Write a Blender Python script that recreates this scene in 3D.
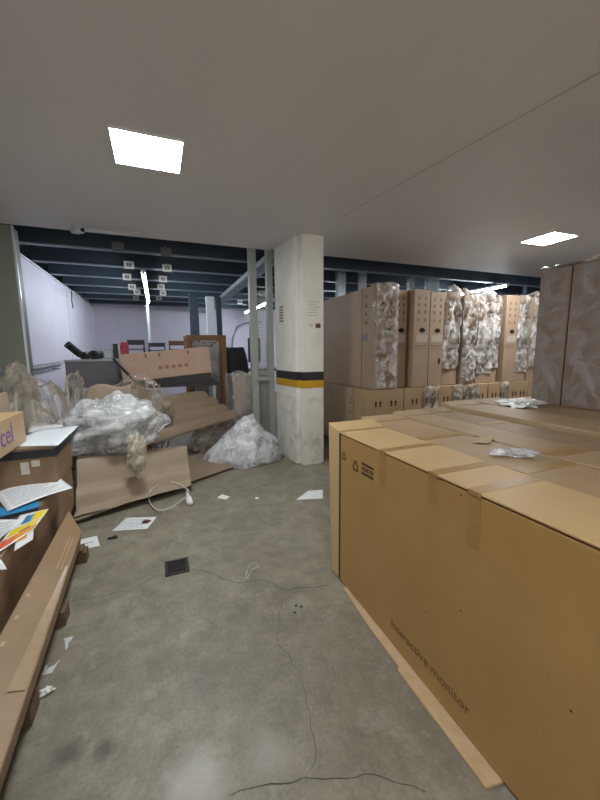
import bpy, bmesh, math, random
from mathutils import Vector, Matrix, noise
import numpy as np

for o in list(bpy.data.objects): bpy.data.objects.remove(o, do_unlink=True)
S = bpy.context.scene
COL = S.collection
random.seed(4)

# ------------------------------------------------------------------ camera
F_PX = 350.6; YAW = math.radians(21.88); PITCH = math.radians(8.01); ROLL = math.radians(-.58); CAM_H = 1.5
_f = Vector((math.sin(YAW)*math.cos(PITCH), math.cos(YAW)*math.cos(PITCH), -math.sin(PITCH)))
_r0 = Vector((math.cos(YAW), -math.sin(YAW), 0)); _u0 = _r0.cross(_f)
_r = _r0*math.cos(ROLL)+_u0*math.sin(ROLL); _u = -_r0*math.sin(ROLL)+_u0*math.cos(ROLL)
cam = bpy.data.cameras.new('camera'); camo = bpy.data.objects.new('camera', cam); COL.objects.link(camo)
cam.sensor_fit = 'VERTICAL'; cam.sensor_height = 24; cam.lens = 24*F_PX/800; cam.clip_start = .02
camo.matrix_world = Matrix(((_r.x, _u.x, -_f.x, 0), (_r.y, _u.y, -_f.y, 0), (_r.z, _u.z, -_f.z, CAM_H), (0, 0, 0, 1)))
S.camera = camo

# ------------------------------------------------------------------ world, exposure
W = bpy.data.worlds.new('world'); S.world = W; W.use_nodes = True
W.node_tree.nodes['Background'].inputs[0].default_value = (1, .97, .93, 1)
W.node_tree.nodes['Background'].inputs[1].default_value = .85  # ambient fill, added through the end left open behind the camera
S.view_settings.view_transform = 'Standard'; S.view_settings.look = 'None'
S.view_settings.gamma = 1; S.view_settings.use_curve_mapping = False
S.view_settings.exposure = 0.47
PANEL_E = 62.0        # ceiling light panels
TUBE_E = 60.0         # fluorescent battens under the deck

# ------------------------------------------------------------------ pixel helpers (600x800 photograph -> room coordinates)
def ray(x, y): return _f + _r*((x-300)/F_PX) + _u*((400-y)/F_PX)
def onZ(x, y, z): d = ray(x, y); return Vector((0, 0, CAM_H)) + d*((z-CAM_H)/d.z)
def onY(x, y, v): d = ray(x, y); return Vector((0, 0, CAM_H)) + d*(v/d.y)
def onX(x, y, v): d = ray(x, y); return Vector((0, 0, CAM_H)) + d*(v/d.x)

# ------------------------------------------------------------------ materials
def lin(c):
    if isinstance(c, str): c = [int(c[i:i+2], 16)/255 for i in (0, 2, 4)]
    return tuple(((v/12.92) if v <= .04045 else ((v+.055)/1.055)**2.4) for v in c)+(1,)
def mat(name, c, rough=.6, c2=None, scale=6, metal=0, bump=0, bscale=60, spec=.5, stretch=None, detail=4, contrast=(.35, .65)):
    m = bpy.data.materials.new(name); m.use_nodes = True; nt = m.node_tree; b = nt.nodes['Principled BSDF']
    b.inputs['Roughness'].default_value = rough; b.inputs['Metallic'].default_value = metal
    b.inputs['Specular IOR Level'].default_value = spec
    b.inputs['Base Color'].default_value = lin(c)
    tc = nt.nodes.new('ShaderNodeTexCoord'); mp = nt.nodes.new('ShaderNodeMapping')
    nt.links.new(tc.outputs['Object'], mp.inputs[0])
    if stretch: mp.inputs['Scale'].default_value = stretch
    if c2:
        n = nt.nodes.new('ShaderNodeTexNoise'); n.inputs['Scale'].default_value = scale; n.inputs['Detail'].default_value = detail
        n.inputs['Roughness'].default_value = .65
        r = nt.nodes.new('ShaderNodeValToRGB'); r.color_ramp.elements[0].color = lin(c); r.color_ramp.elements[1].color = lin(c2)
        r.color_ramp.elements[0].position, r.color_ramp.elements[1].position = contrast
        nt.links.new(mp.outputs[0], n.inputs['Vector']); nt.links.new(n.outputs['Fac'], r.inputs[0]); nt.links.new(r.outputs[0], b.inputs['Base Color'])
    if bump:
        n2 = nt.nodes.new('ShaderNodeTexNoise'); n2.inputs['Scale'].default_value = bscale; n2.inputs['Detail'].default_value = 3
        bp = nt.nodes.new('ShaderNodeBump'); bp.inputs['Strength'].default_value = bump; bp.inputs['Distance'].default_value = .01
        nt.links.new(mp.outputs[0], n2.inputs['Vector']); nt.links.new(n2.outputs['Fac'], bp.inputs['Height']); nt.links.new(bp.outputs[0], b.inputs['Normal'])
    return m
def film(name, c, opacity, rough=.18, scale=14, var=.35, spec=.8):
    """clear or cloudy plastic film: see-through with creases that scatter and glint"""
    m = bpy.data.materials.new(name); m.use_nodes = True; nt = m.node_tree; b = nt.nodes['Principled BSDF']
    b.inputs['Base Color'].default_value = lin(c); b.inputs['Roughness'].default_value = rough; b.inputs['Specular IOR Level'].default_value = spec
    tc = nt.nodes.new('ShaderNodeTexCoord')
    n = nt.nodes.new('ShaderNodeTexNoise'); n.inputs['Scale'].default_value = scale; n.inputs['Detail'].default_value = 5; n.inputs['Distortion'].default_value = 1.2
    nt.links.new(tc.outputs['Object'], n.inputs['Vector'])
    r = nt.nodes.new('ShaderNodeMapRange'); r.inputs[1].default_value = .38; r.inputs[2].default_value = .66
    r.inputs[3].default_value = max(0, opacity-var); r.inputs[4].default_value = min(1, opacity+var)
    nt.links.new(n.outputs['Fac'], r.inputs[0])
    lw = nt.nodes.new('ShaderNodeFresnel'); lw.inputs[0].default_value = 1.35
    ad = nt.nodes.new('ShaderNodeMath'); ad.operation = 'ADD'; ad.use_clamp = True
    nt.links.new(r.outputs[0], ad.inputs[0]); nt.links.new(lw.outputs[0], ad.inputs[1])
    bp = nt.nodes.new('ShaderNodeBump'); bp.inputs['Strength'].default_value = .5; bp.inputs['Distance'].default_value = .02
    nt.links.new(n.outputs['Fac'], bp.inputs['Height']); nt.links.new(bp.outputs[0], b.inputs['Normal'])
    nt.links.new(ad.outputs[0], b.inputs['Alpha'])
    return m
def emit(name, c, e):
    m = bpy.data.materials.new(name); m.use_nodes = True; b = m.node_tree.nodes['Principled BSDF']
    b.inputs['Base Color'].default_value = (.9, .9, .9, 1)
    b.inputs['Emission Color'].default_value = c+(1,); b.inputs['Emission Strength'].default_value = e
    return m

M = {}
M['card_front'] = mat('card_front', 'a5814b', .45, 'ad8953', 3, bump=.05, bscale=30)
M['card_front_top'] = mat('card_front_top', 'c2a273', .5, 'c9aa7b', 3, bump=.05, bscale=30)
M['card_mid'] = mat('card_mid', 'a68b69', .55, 'b09574', 4, bump=.05, bscale=30)
M['card_grey'] = mat('card_grey', 'a18a72', .6, 'aa937a', 5, bump=.05, bscale=30)
M['card_dull'] = mat('card_dull', '957c60', .55, 'a1886b', 4, bump=.05, bscale=30)
M['card_dark'] = mat('card_dark', '7d634a', .55, '896e54', 4, bump=.06, bscale=30)
M['card_carton'] = mat('card_carton', '89704f', .5, '94795a', 4, bump=.06, bscale=30)
M['card_edge'] = mat('card_edge', 'bda27e', .7, 'b1966f', 14)
M['card_pink'] = mat('card_pink', 'b99984', .6, 'c2a48f', 4)
M['kraft'] = mat('kraft', '92816c', .6, '9c8a75', 3, bump=.08, bscale=18)
M['kraft_dark'] = mat('kraft_dark', '82715d', .6, '8d7b67', 3, bump=.08, bscale=18)
M['tape'] = mat('tape', '9c7a48', .35, 'a6844f', 20, spec=.4)
M['tape_clear'] = mat('tape_clear', 'a28a6a', .25, 'aa9272', 20, spec=.7)
M['ink'] = mat('ink', '3a2c20', .7)
M['ink_soft'] = mat('ink_soft', '7d6249', .7)
M['label_dull'] = mat('label_dull', 'b9ae9e', .55, 'ada291', 20)
M['ink_brown'] = mat('ink_brown', '4d3822', .7)
M['ink_faint'] = mat('ink_faint', '765a34', .7)
M['strap'] = mat('strap', '2f2a22', .5)
M['hole'] = mat('hole', '1d150e', .9)
M['label'] = mat('label', 'd2cdc2', .5, 'c4beb2', 20)
M['paper'] = mat('paper', 'e6e7e6', .55, 'dcdedd', 8)
M['paper_blue'] = mat('paper_blue', 'dfe6ea', .55)
M['ink_paper'] = mat('ink_paper', 'a9b2bd', .6)
M['ink_cyan'] = mat('ink_cyan', '2d86b8', .4)
M['ink_yellow'] = mat('ink_yellow', 'e8cf1e', .4)
M['ink_orange'] = mat('ink_orange', 'e29a2c', .4)
M['ink_red'] = mat('ink_red', 'd2553c', .4)
M['ink_black'] = mat('ink_black', '17171a', .4)
M['ink_violet'] = mat('ink_violet', '5b2d86', .5)
M['ink_navy'] = mat('ink_navy', '3b3a86', .5)
M['film_white'] = film('film_white', 'f4f6f6', .32, .12, 5, .16, 1)
M['film_cloudy'] = film('film_cloudy', 'cdc8c4', .4, .15, 5, .12, 1)
M['film_bag'] = film('film_bag', 'f6f8fa', .4, .1, 6, .24, 1)
M['film_clear'] = film('film_clear', 'e4d8c6', .1, .06, 9, .12, 1)
M['film_wrap'] = film('film_wrap', 'f4f1ec', .3, .1, 8, .34, 1)
M['film_foam'] = film('film_foam', 'f6f6f2', .8, .3, 8, .2)
M['card_tall'] = mat('card_tall', '8f7b67', .55, '998570', 5, bump=.05, bscale=30)
M['film_thin'] = film('film_thin', 'd2d2d4', .2, .08, 6, .18, 1)
M['foam_yellow'] = film('foam_yellow', 'efe9d0', .45, .2, 10, .25)
M['white_plastic'] = mat('white_plastic', 'e4e4e0', .35)
M['steel_grey'] = mat('steel_grey', '989c94', .45, '90948c', 6)
M['post_olive'] = mat('post_olive', '6d7264', .5, '75796c', 4)
M['post_edge'] = mat('post_edge', 'c2c6c6', .3, metal=.4)
M['galv'] = mat('galv', 'a6acae', .35, 'b4b9ba', 8, metal=.5)
M['deck'] = mat('deck', '303d49', .5, '384551', 3)
M['beam'] = mat('beam', '36424d', .45, '3e4a55', 5)
M['flange'] = mat('flange', '6a7781', .45, '74818a', 5)
M['wall_lilac'] = mat('wall_lilac', 'dcd6e2', .6, 'd5cfdb', 2)
M['black'] = mat('black', '1b1b1e', .45)
M['rubber'] = mat('rubber', '222225', .6, '2c2c30', 10)
M['dark_frame'] = mat('dark_frame', '2a2622', .5, '332e2a', 6)
M['panel_grey'] = mat('panel_grey', '77757a', .5, '6e6c70', 4)
M['wood'] = mat('wood', '9a7350', .6, '8a6444', 4, stretch=(1, 1, 8))
M['wood_red'] = mat('wood_red', '6b4334', .55, '5c382b', 4)
M['pallet_wood'] = mat('pallet_wood', '5f4a36', .75, '6d5640', 5, stretch=(6, 1, 6))
M['red'] = mat('red', 'b01f3c', .4)
M['mesh_wire'] = mat('mesh_wire', 'a7aca8', .4, metal=.3)
M['yellow'] = mat('yellow', 'c89a1c', .5, 'be9018', 12)
M['stripe_black'] = mat('stripe_black', '1e1f20', .5, '272829', 12)
M['camera_white'] = mat('camera_white', 'b9bdbd', .4)
M['panel_emit'] = emit('panel_emit', (.93, .97, 1.0), PANEL_E)
M['tube_emit'] = emit('tube_emit', (.80, .90, 1.0), TUBE_E)
M['frame_white'] = mat('frame_white', 'd8dcdc', .4)
M['drain'] = mat('drain', '2b2b2c', .5, '3a3a3a', 30, metal=.4)

# plaster ceiling, concrete floor and painted pillar get their own node trees
def floor_mat():
    m = bpy.data.materials.new('concrete'); m.use_nodes = True; nt = m.node_tree; b = nt.nodes['Principled BSDF']; N = nt.nodes.new; L = nt.links.new
    tc = N('ShaderNodeTexCoord')
    def nz(s, d=6, dist=0):
        n = N('ShaderNodeTexNoise'); n.inputs['Scale'].default_value = s; n.inputs['Detail'].default_value = d; n.inputs['Distortion'].default_value = dist; n.inputs['Roughness'].default_value = .68
        L(tc.outputs['Object'], n.inputs['Vector']); return n
    def ramp(src, a, c1, p, c2):
        r = N('ShaderNodeValToRGB'); r.color_ramp.elements[0].position = a; r.color_ramp.elements[0].color = lin(c1); r.color_ramp.elements[1].position = p; r.color_ramp.elements[1].color = lin(c2)
        L(src, r.inputs[0]); return r
    def mix(mode, fac, a, bb):
        x = N('ShaderNodeMix'); x.data_type = 'RGBA'; x.blend_type = mode
        if isinstance(fac, float): x.inputs[0].default_value = fac
        else: L(fac, x.inputs[0])
        L(a, x.inputs[6])
        if isinstance(bb, tuple): x.inputs[7].default_value = bb
        else: L(bb, x.inputs[7])
        return x.outputs[2]
    c = ramp(nz(1.3).outputs['Fac'], .3, '817a69', .7, '9a9382').outputs[0]
    c = mix('MULTIPLY', .55, c, ramp(nz(7, 8).outputs['Fac'], .35, 'a9a6a0', .65, 'ffffff').outputs[0])
    c = mix('MULTIPLY', .35, c, ramp(nz(60, 4).outputs['Fac'], .3, '9a9792', .6, 'ffffff').outputs[0])
    # scattered pale scuffs and dark oil spots
    sc = N('ShaderNodeMapRange'); sc.inputs[1].default_value = .55; sc.inputs[2].default_value = .75; sc.inputs[4].default_value = .6
    L(nz(4.5, 10, .6).outputs['Fac'], sc.inputs[0]); c = mix('MIX', sc.outputs[0], c, lin('a8a49a'))
    def spot(c, p, r, col, f):
        d = N('ShaderNodeVectorMath'); d.operation = 'DISTANCE'; L(tc.outputs['Object'], d.inputs[0]); d.inputs[1].default_value = p
        ad = N('ShaderNodeMath'); ad.operation = 'MULTIPLY_ADD'; L(nz(9, 6).outputs['Fac'], ad.inputs[0]); ad.inputs[1].default_value = r*1.2; L(d.outputs['Value'], ad.inputs[2])
        mr = N('ShaderNodeMapRange'); mr.inputs[1].default_value = r*1.75; mr.inputs[2].default_value = r*.95; mr.inputs[3].default_value = 0; mr.inputs[4].default_value = f
        L(ad.outputs[0], mr.inputs[0]); return mix('MIX', mr.outputs[0], c, lin(col))
    for x, y, r, col, f in ((68, 752, .06, '4a463f', .75), (106, 748, .045, '4a463f', .75), (195, 783, .13, 'b7b4ac', .5), (268, 755, .1, 'a9a69e', .4), (205, 680, .12, '5d5850', .3), (60, 650, .1, '6e5d4c', .45), (275, 470, .18, '5c574f', .35), (300, 545, .16, '736e65', .3)):
        c = spot(c, onZ(x, y, 0), r, col, f)
    L(c, b.inputs['Base Color']); b.inputs['Roughness'].default_value = .5
    bp = N('ShaderNodeBump'); bp.inputs['Strength'].default_value = .12; bp.inputs['Distance'].default_value = .01
    L(nz(22, 6).outputs['Fac'], bp.inputs['Height']); L(bp.outputs[0], b.inputs['Normal'])
    return m
M['floor'] = floor_mat()
M['ceiling'] = mat('ceiling', 'd9d8d9', .55, 'dfdede', 1.2, bump=.04, bscale=5, detail=3, stretch=(1, .3, 1))
M['pillar'] = mat('pillar', 'e4e2d8', .55, 'd9d6ca', 3, bump=.05, bscale=20)
M['pillar_scuffed'] = mat('pillar_scuffed', 'dedbd0', .6, '9d978a', 5, bump=.05, bscale=20, contrast=(.48, .8), detail=8)

# ------------------------------------------------------------------ mesh builder
class MB:
    def __init__(s): s.v = []; s.f = []
    def add(s, vs, fs):
        n = len(s.v); s.v += [Vector(v) for v in vs]; s.f += [[n+i for i in f] for f in fs]; return s
    def box(s, x0, x1, y0, y1, z0, z1, rot=None, ctr=None):
        vs = [Vector((x, y, z)) for z in (z0, z1) for y in (y0, y1) for x in (x0, x1)]
        if rot is not None:
            c = Vector(ctr) if ctr is not None else sum(vs, Vector())/8
            vs = [c+rot@(v-c) for v in vs]
        return s.add(vs, [(0, 2, 3, 1), (4, 5, 7, 6), (0, 1, 5, 4), (2, 6, 7, 3), (0, 4, 6, 2), (1, 3, 7, 5)])
    def tube(s, pts, r, n=8, close=False):
        pts = [Vector(p) for p in pts]; rings = []
        for i, p in enumerate(pts):
            a = pts[i-1] if i else (pts[-1] if close else p); b = pts[i+1] if i < len(pts)-1 else (pts[0] if close else p)
            t = (b-a).normalized(); up = Vector((0, 0, 1)) if abs(t.z) < .9 else Vector((1, 0, 0))
            q = t.cross(up).normalized(); w = q.cross(t); rr = r[i] if isinstance(r, (list, tuple)) else r
            rings.append([p+q*rr*math.cos(2*math.pi*k/n)+w*rr*math.sin(2*math.pi*k/n) for k in range(n)])
        vs = [v for g in rings for v in g]; fs = []; m = len(pts)
        for i in range(m if close else m-1):
            j = (i+1) % m
            fs += [(i*n+k, i*n+(k+1) % n, j*n+(k+1) % n, j*n+k) for k in range(n)]
        if not close: fs += [tuple(range(n))[::-1], tuple((m-1)*n+k for k in range(n))]
        return s.add(vs, fs)
    def grid(s, fn, nu, nv):
        vs = [fn(i/nu, j/nv) for j in range(nv+1) for i in range(nu+1)]
        fs = [(j*(nu+1)+i, j*(nu+1)+i+1, (j+1)*(nu+1)+i+1, (j+1)*(nu+1)+i) for j in range(nv) for i in range(nu)]
        return s.add(vs, fs)
    def prism(s, poly, d):
        """poly: 3-D outline; d: extrusion vector"""
        p = [Vector(q) for q in poly]; n = len(p); d = Vector(d)
        return s.add(p+[q+d for q in p], [tuple(range(n))[::-1], tuple(range(n, 2*n))]+[(i, (i+1) % n, n+(i+1) % n, n+i) for i in range(n)])
    def build(s, name, m, parent=None, bevel=0, smooth=False, solid=0, sub=0):
        me = bpy.data.meshes.new(name); off = parent_loc(parent)
        bm = bmesh.new()
        vs = [bm.verts.new(v-off) for v in s.v]
        for f in s.f:
            try: bm.faces.new([vs[i] for i in f])
            except ValueError: pass
        bmesh.ops.recalc_face_normals(bm, faces=bm.faces)
        if bevel: bmesh.ops.bevel(bm, geom=list(bm.edges), offset=bevel, segments=2, affect='EDGES', profile=.5)
        bm.to_mesh(me); bm.free()
        if smooth:
            for p in me.polygons: p.use_smooth = True
        me.materials.append(m if not isinstance(m, str) else M[m])
        o = bpy.data.objects.new(name, me); COL.objects.link(o)
        if parent is not None: o.parent = parent
        if solid:
            md = o.modifiers.new('solid', 'SOLIDIFY'); md.thickness = solid; md.offset = 0
        if sub:
            md = o.modifiers.new('sub', 'SUBSURF'); md.levels = md.render_levels = sub
        return o
def parent_loc(p):
    v = Vector()
    while p is not None: v = v+p.location; p = p.parent
    return v
def thing(name, label, cat, loc, group=None):
    o = bpy.data.objects.new(name, None); COL.objects.link(o); o.location = loc; o.empty_display_size = .1
    o['label'] = label; o['category'] = cat
    if group: o['group'] = group
    return o
def tag(o, label, cat, group=None):
    # re-centre a single-mesh thing on its own base
    me = o.data; n = len(me.vertices)
    c = Vector((sum(v.co.x for v in me.vertices)/n, sum(v.co.y for v in me.vertices)/n, min(v.co.z for v in me.vertices)))
    me.transform(Matrix.Translation(-c)); o.location = c
    o['label'] = label; o['category'] = cat
    if group: o['group'] = group
    return o
def struct(o): o['kind'] = 'structure'; return o
def text_mesh(name, body, size, origin, right, up, m, parent, extr=.0006, align='LEFT', shear=0, width=None):
    cu = bpy.data.curves.new(name, 'FONT'); cu.body = body; cu.size = size; cu.extrude = extr; cu.align_x = align; cu.shear = shear
    tmp = bpy.data.objects.new(name+'_tmp', cu); COL.objects.link(tmp)
    dg = bpy.context.evaluated_depsgraph_get(); me = bpy.data.meshes.new_from_object(tmp.evaluated_get(dg))
    bpy.data.objects.remove(tmp, do_unlink=True)
    if width: w_ = max(v.co.x for v in me.vertices); me.transform(Matrix.Diagonal((width/w_, 1, 1, 1)))
    r = Vector(right).normalized(); u = Vector(up).normalized(); nn = r.cross(u); off = parent_loc(parent)
    me.transform(Matrix(((r.x, u.x, nn.x, origin[0]-off.x), (r.y, u.y, nn.y, origin[1]-off.y), (r.z, u.z, nn.z, origin[2]-off.z), (0, 0, 0, 1))))
    me.materials.clear(); me.materials.append(M[m]); me.name = name
    o = bpy.data.objects.new(name, me); COL.objects.link(o)
    if parent is not None: o.parent = parent
    return o
def vor(p): 
    d, _ = noise.voronoi(p); return d[1]-d[0], d[0]
_rc = random.Random(11)
_DIRS = []
for _k in range(9):
    _v = Vector((_rc.gauss(0, 1), _rc.gauss(0, 1), _rc.gauss(0, 1))).normalized(); _q = .45*1.36**_k
    _DIRS.append((_v, _q, _rc.random(), 1/_q**.9))
_SUM = sum(d[3] for d in _DIRS)
def crumple(p, s):
    """creased film: flat facets meeting in straight folds, about -1..1"""
    w = Vector((noise.noise(p*s*.5), noise.noise(p*s*.5+Vector((9, 0, 0))), noise.noise(p*s*.5+Vector((0, 9, 0)))))*.35
    q = p*s+w; t = 0
    for v, f, ph, a in _DIRS:
        x = q.dot(v)*f+ph; t += a*(4*abs(x-math.floor(x+.5))-1)
    return 1.7*t/_SUM
def crease(p, s): return .4+.6*crumple(p, s*.45)
def heap(ctr, rad, seed, amp=.25, s=4, n=72, z0=None, rot=0, profile=None):
    """crumpled heap of film: a rounded lump creased all over, flat where it lies"""
    c = Vector(ctr); R_ = Matrix.Rotation(rot, 3, 'Z'); sv = Vector((seed*3.1, seed*1.7, seed*.9))
    def fn(u, v):
        th = 2*math.pi*u; ph = math.pi*(v-.5)
        d = Vector((math.cos(th)*math.cos(ph), math.sin(th)*math.cos(ph), math.sin(ph)))
        if u in (0., 1.): d = Vector((math.cos(ph), 0, math.sin(ph)))
        k = 1+amp*(crumple(d+sv, s*.3)+noise.noise(d*1.3+sv)*1.0)
        q = Vector((d.x*rad[0], d.y*rad[1], d.z*rad[2]))*k
        if profile: q = profile(q)
        q = c+R_@q
        if z0 is not None and q.z < z0: q.z = z0+.002*math.sin(th*5)
        return q
    return MB().grid(fn, n, n//2)
def sheet(corners, nu=16, nv=16, bend=None, jit=0, seed=0, s=3):
    """bilinear sheet over four corners (u along 0-1 / 3-2); bend(u,v) lifts along z"""
    a, b, c, d = [Vector(q) for q in corners]; nrm = (b-a).cross(d-a).normalized()
    if nrm.z < 0: nrm = -nrm
    def fn(u, v):
        p = a*(1-u)*(1-v)+b*u*(1-v)+c*u*v+d*(1-u)*v
        if jit: p = p+nrm*(crease(p+Vector((seed, 0, 0)), s)-.4)*jit
        if bend: p = p+Vector((0, 0, bend(u, v)))
        return p
    return MB().grid(fn, nu, nv)

# ------------------------------------------------------------------ the room
CZ = 2.9; SY = 4.95
struct(MB().box(-4.5, 11.5, -4.5, 13, -.1, 0).build('floor', 'floor'))
struct(MB().box(-4.5, 11.5, -4.5, SY, CZ, CZ+.55).build('ceiling', 'ceiling'))
struct(MB().box(-4.5, 11.5, SY, 13, CZ+.42, CZ+.55).build('ceiling_deck', 'deck'))
struct(MB().box(-1.82, -1.72, SY, 12.4, 0, 2.87).build('wall_left', 'wall_lilac'))
struct(MB().box(-4.5, 11.5, 12.4, 12.55, 0, CZ+.5).build('wall_back', 'wall_lilac'))
struct(MB().box(11.4, 11.5, -4.5, 12.4, 0, CZ+.5).build('wall_right', 'wall_lilac'))
struct(MB().box(-4.5, -4.4, -4.4, 12.4, 0, CZ+.5).build('wall_side', 'wall_lilac'))
# cap rail along the top of the left wall, and the upright joints in it
t = MB().box(-1.83, -1.695, SY, 12.4, 2.87, 2.895)
struct(t.build('trim_1', 'frame_white'))
t = MB()
for y in (9.0,): t.box(-1.722, -1.718, y, y+.008, 0, 2.87)
struct(t.build('trim_2', 'panel_grey'))
# faint joint in the soffit, running past the right of the pillar
a, b = onZ(600, 72, CZ), onZ(348, 213, CZ)
d = (b-a).normalized(); n_ = Vector((-d.y, d.x, 0))*.004; a = a-d*1.5; b = b+d*.2
struct(MB().prism([a-n_, a+n_, b+n_, b-n_], (0, 0, -.003)).build('trim_3', mat('joint', 'bab8b7', .6)))
# cracks in the slab
def strip(pts, w, z=.0012, seed=0):
    out = MB(); P = []
    for i in range(len(pts)-1):
        p, q = pts[i], pts[i+1]; k = max(2, int((q-p).length/.03))
        for j in range(k):
            t_ = j/k; x = p.lerp(q, t_); x = x+Vector((noise.noise(x*14+Vector((seed, 0, 0))), noise.noise(x*14+Vector((0, seed, 5))), 0))*.018; P.append(x)
    P.append(pts[-1]); L, Rr = [], []
    for i, p in enumerate(P):
        t_ = (P[min(i+1, len(P)-1)]-P[max(i-1, 0)]).normalized(); q = Vector((-t_.y, t_.x, 0))*w*(.35+.65*abs(noise.noise(p*9)))
        L.append(p+q+Vector((0, 0, z))); Rr.append(p-q+Vector((0, 0, z)))
    k = len(P); out.add(L+Rr, [(i, i+1, k+i+1, k+i) for i in range(k-1)]); return out
M['crack'] = mat('crack', '47433c', .9)
cr = MB()
for i, (pp, w) in enumerate((([(189, 569), (209, 572), (228, 581), (240, 583), (264, 580), (286, 591), (330, 585)], .004), ([(283, 600), (276, 638), (302, 679), (313, 729), (316, 762), (305, 781)], .0022),
    ([(231, 797), (280, 784), (305, 781), (345, 777), (381, 775), (398, 783), (425, 792)], .0035), ([(164, 573), (126, 591), (60, 604)], .0025))):
    g = strip([onZ(x, y, 0) for x, y in pp], w, seed=i*3.3); cr.add(g.v, g.f)
struct(cr.build('trim_4', 'crack'))

# ------------------------------------------------------------------ pillar with the black and yellow band
def pillar():
    t = thing('pillar', 'white painted concrete pillar with a black and yellow band round it', 'pillar', (1.83, 4.45, 0))
    def outline(o=0.):
        return [(1.59-o, 4.87), (1.648-o, 4.24-o), (1.69-o, 4.24-o), (1.704-o, 4.125-o), (1.99+o, 4.125-o), (1.99+o, 4.87)]
    def ring(o, z0, z1): return MB().prism([(x, y, z0) for x, y in outline(o)], (0, 0, z1-z0))
    ring(0, .9, CZ).build('shaft', 'pillar', t)
    ring(0, 0, .9).build('lower_shaft', 'pillar_scuffed', t)
    zb = onY(310, 372, 4.12).z; zy = onY(310, 380.5, 4.12).z; ze = onY(310, 388, 4.12).z
    ring(.003, zy, zb).build('black_band', 'stripe_black', t)
    ring(.003, ze, zy).build('yellow_band', 'yellow', t)
    # raised strip down the left face and the stencilled notices
    s = MB()
    for k in range(6):
        z = onX(283, 306+k*2.9, 1.60).z; s.prism([(1.614-.001, 4.60, z-.012), (1.603-.0015, 4.72, z-.012), (1.603-.0015, 4.72, z+.009), (1.614-.001, 4.60, z+.009)], (.002, 0, 0))
    s.build('stencil', 'ink_soft', t)
    p = [onY(x, y, 4.1245) for x, y in ((309, 324), (313, 327))]
    q = MB().box(p[0].x, p[1].x, 4.1215, 4.126, p[1].z, p[0].z); q.build('small_notice', 'label', t)
    p = [onY(x, y, 4.1245) for x, y in ((315.5, 323.5), (320.5, 328))]
    MB().box(p[0].x, p[1].x, 4.1215, 4.126, p[1].z, p[0].z).build('notice', 'wood_red', t)
    p = [onY(x, y, 4.1245) for x, y in ((308, 301), (319, 318))]
    g = MB()
    for k in range(6):
        z = p[0].z+(p[1].z-p[0].z)*k/6; g.box(p[0].x, p[1].x-(.04 if k % 2 else 0), 4.1225, 4.126, z-.008, z)
    g.build('faded_lettering', mat('faded', 'b3b1a6', .6), t)
pillar()

# left steel upright of the store bay
def upright(name, x0, x1, y0, y1, label, z1=CZ+.42, m='post_olive', edge=True):
    t = thing(name, label, 'post', ((x0+x1)/2, (y0+y1)/2, 0))
    MB().box(x0, x1, y0, y1, 0, z1).build('web', m, t, bevel=.006)
    if edge: MB().box(x1, x1+.02, y0+.01, y0+.04, 0, z1).build('edge_strip', 'post_edge', t)
    MB().box(x0-.02, x1+.04, y0-.01, y1+.04, 0, .012).build('base_plate', m, t)
    return t
upright('steel_post', -1.66, -1.415, 4.97, 5.2, 'broad olive grey steel post at the left edge, in front of the white wall', 2.9)

# ------------------------------------------------------------------ deck beams, braces, posts
beams = ['first', 'second', 'third', 'fourth', 'fifth', 'sixth', 'seventh']
for i in range(7):
    y = 5.72+i*1.02
    t = thing('deck_beam', f'dark steel deck beam, {beams[i]} one back from the edge of the low ceiling', 'beam', (4.8, y, 2.95), 'beams under the deck')
    MB().box(-1.72, 11.3, y-.01, y+.01, 2.915, 3.32).build('web', 'beam', t)
    MB().box(-1.72, 11.3, y-.05, y+.05, 2.90, 2.917).build('flange', 'flange', t)
t = thing('edge_beam', 'grey cross beam running back under the deck to the far dark post', 'beam', (1.6, 7.5, 2.85))
MB().box(1.56, 1.68, 5.0, 12.3, 2.79, 2.899).build('web', 'galv', t)
MB().box(1.52, 1.72, 5.0, 12.3, 2.775, 2.79).build('flange', 'flange', t)
# hanging fluorescent battens
def batten(x, y0, y1, z, label, hang):
    t = thing('fluorescent_light', label, 'light', (x, (y0+y1)/2, z), 'fluorescent battens under the deck')
    MB().box(x-.035, x+.035, y0, y1, z+.02, z+.06).build('housing', 'frame_white', t, bevel=.004)
    MB().tube([(x, y0+.03, z), (x, y1-.03, z)], .02, 10).build('tube', 'tube_emit', t, smooth=True)
    for y in hang: MB().tube([(x, y, z+.06), (x, y, 2.90)], .006, 6).build('hanger', 'galv', t)
    for y in (y0, y1-.03): MB().box(x-.02, x+.02, y, y+.03, z-.02, z+.02).build('lamp_holder', 'frame_white', t)
batten(-.13, 6.3, 9.9, 2.74, 'long fluorescent batten hanging over the left store bay, end on to us', (6.74, 9.8))
batten(2.75, 8.6, 11.6, 2.74, 'fluorescent batten seen through the wire mesh beside the white pillar', (8.78, 10.82))
batten(6.87, 5.4, 7.45, 2.80, 'fluorescent batten above the film wrapped boxes on the right', (5.72, 6.74))
batten(4.3, 8.2, 10.6, 2.72, 'fluorescent batten glimpsed just right of the white pillar above the boxes', (8.78, 9.8))

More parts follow.
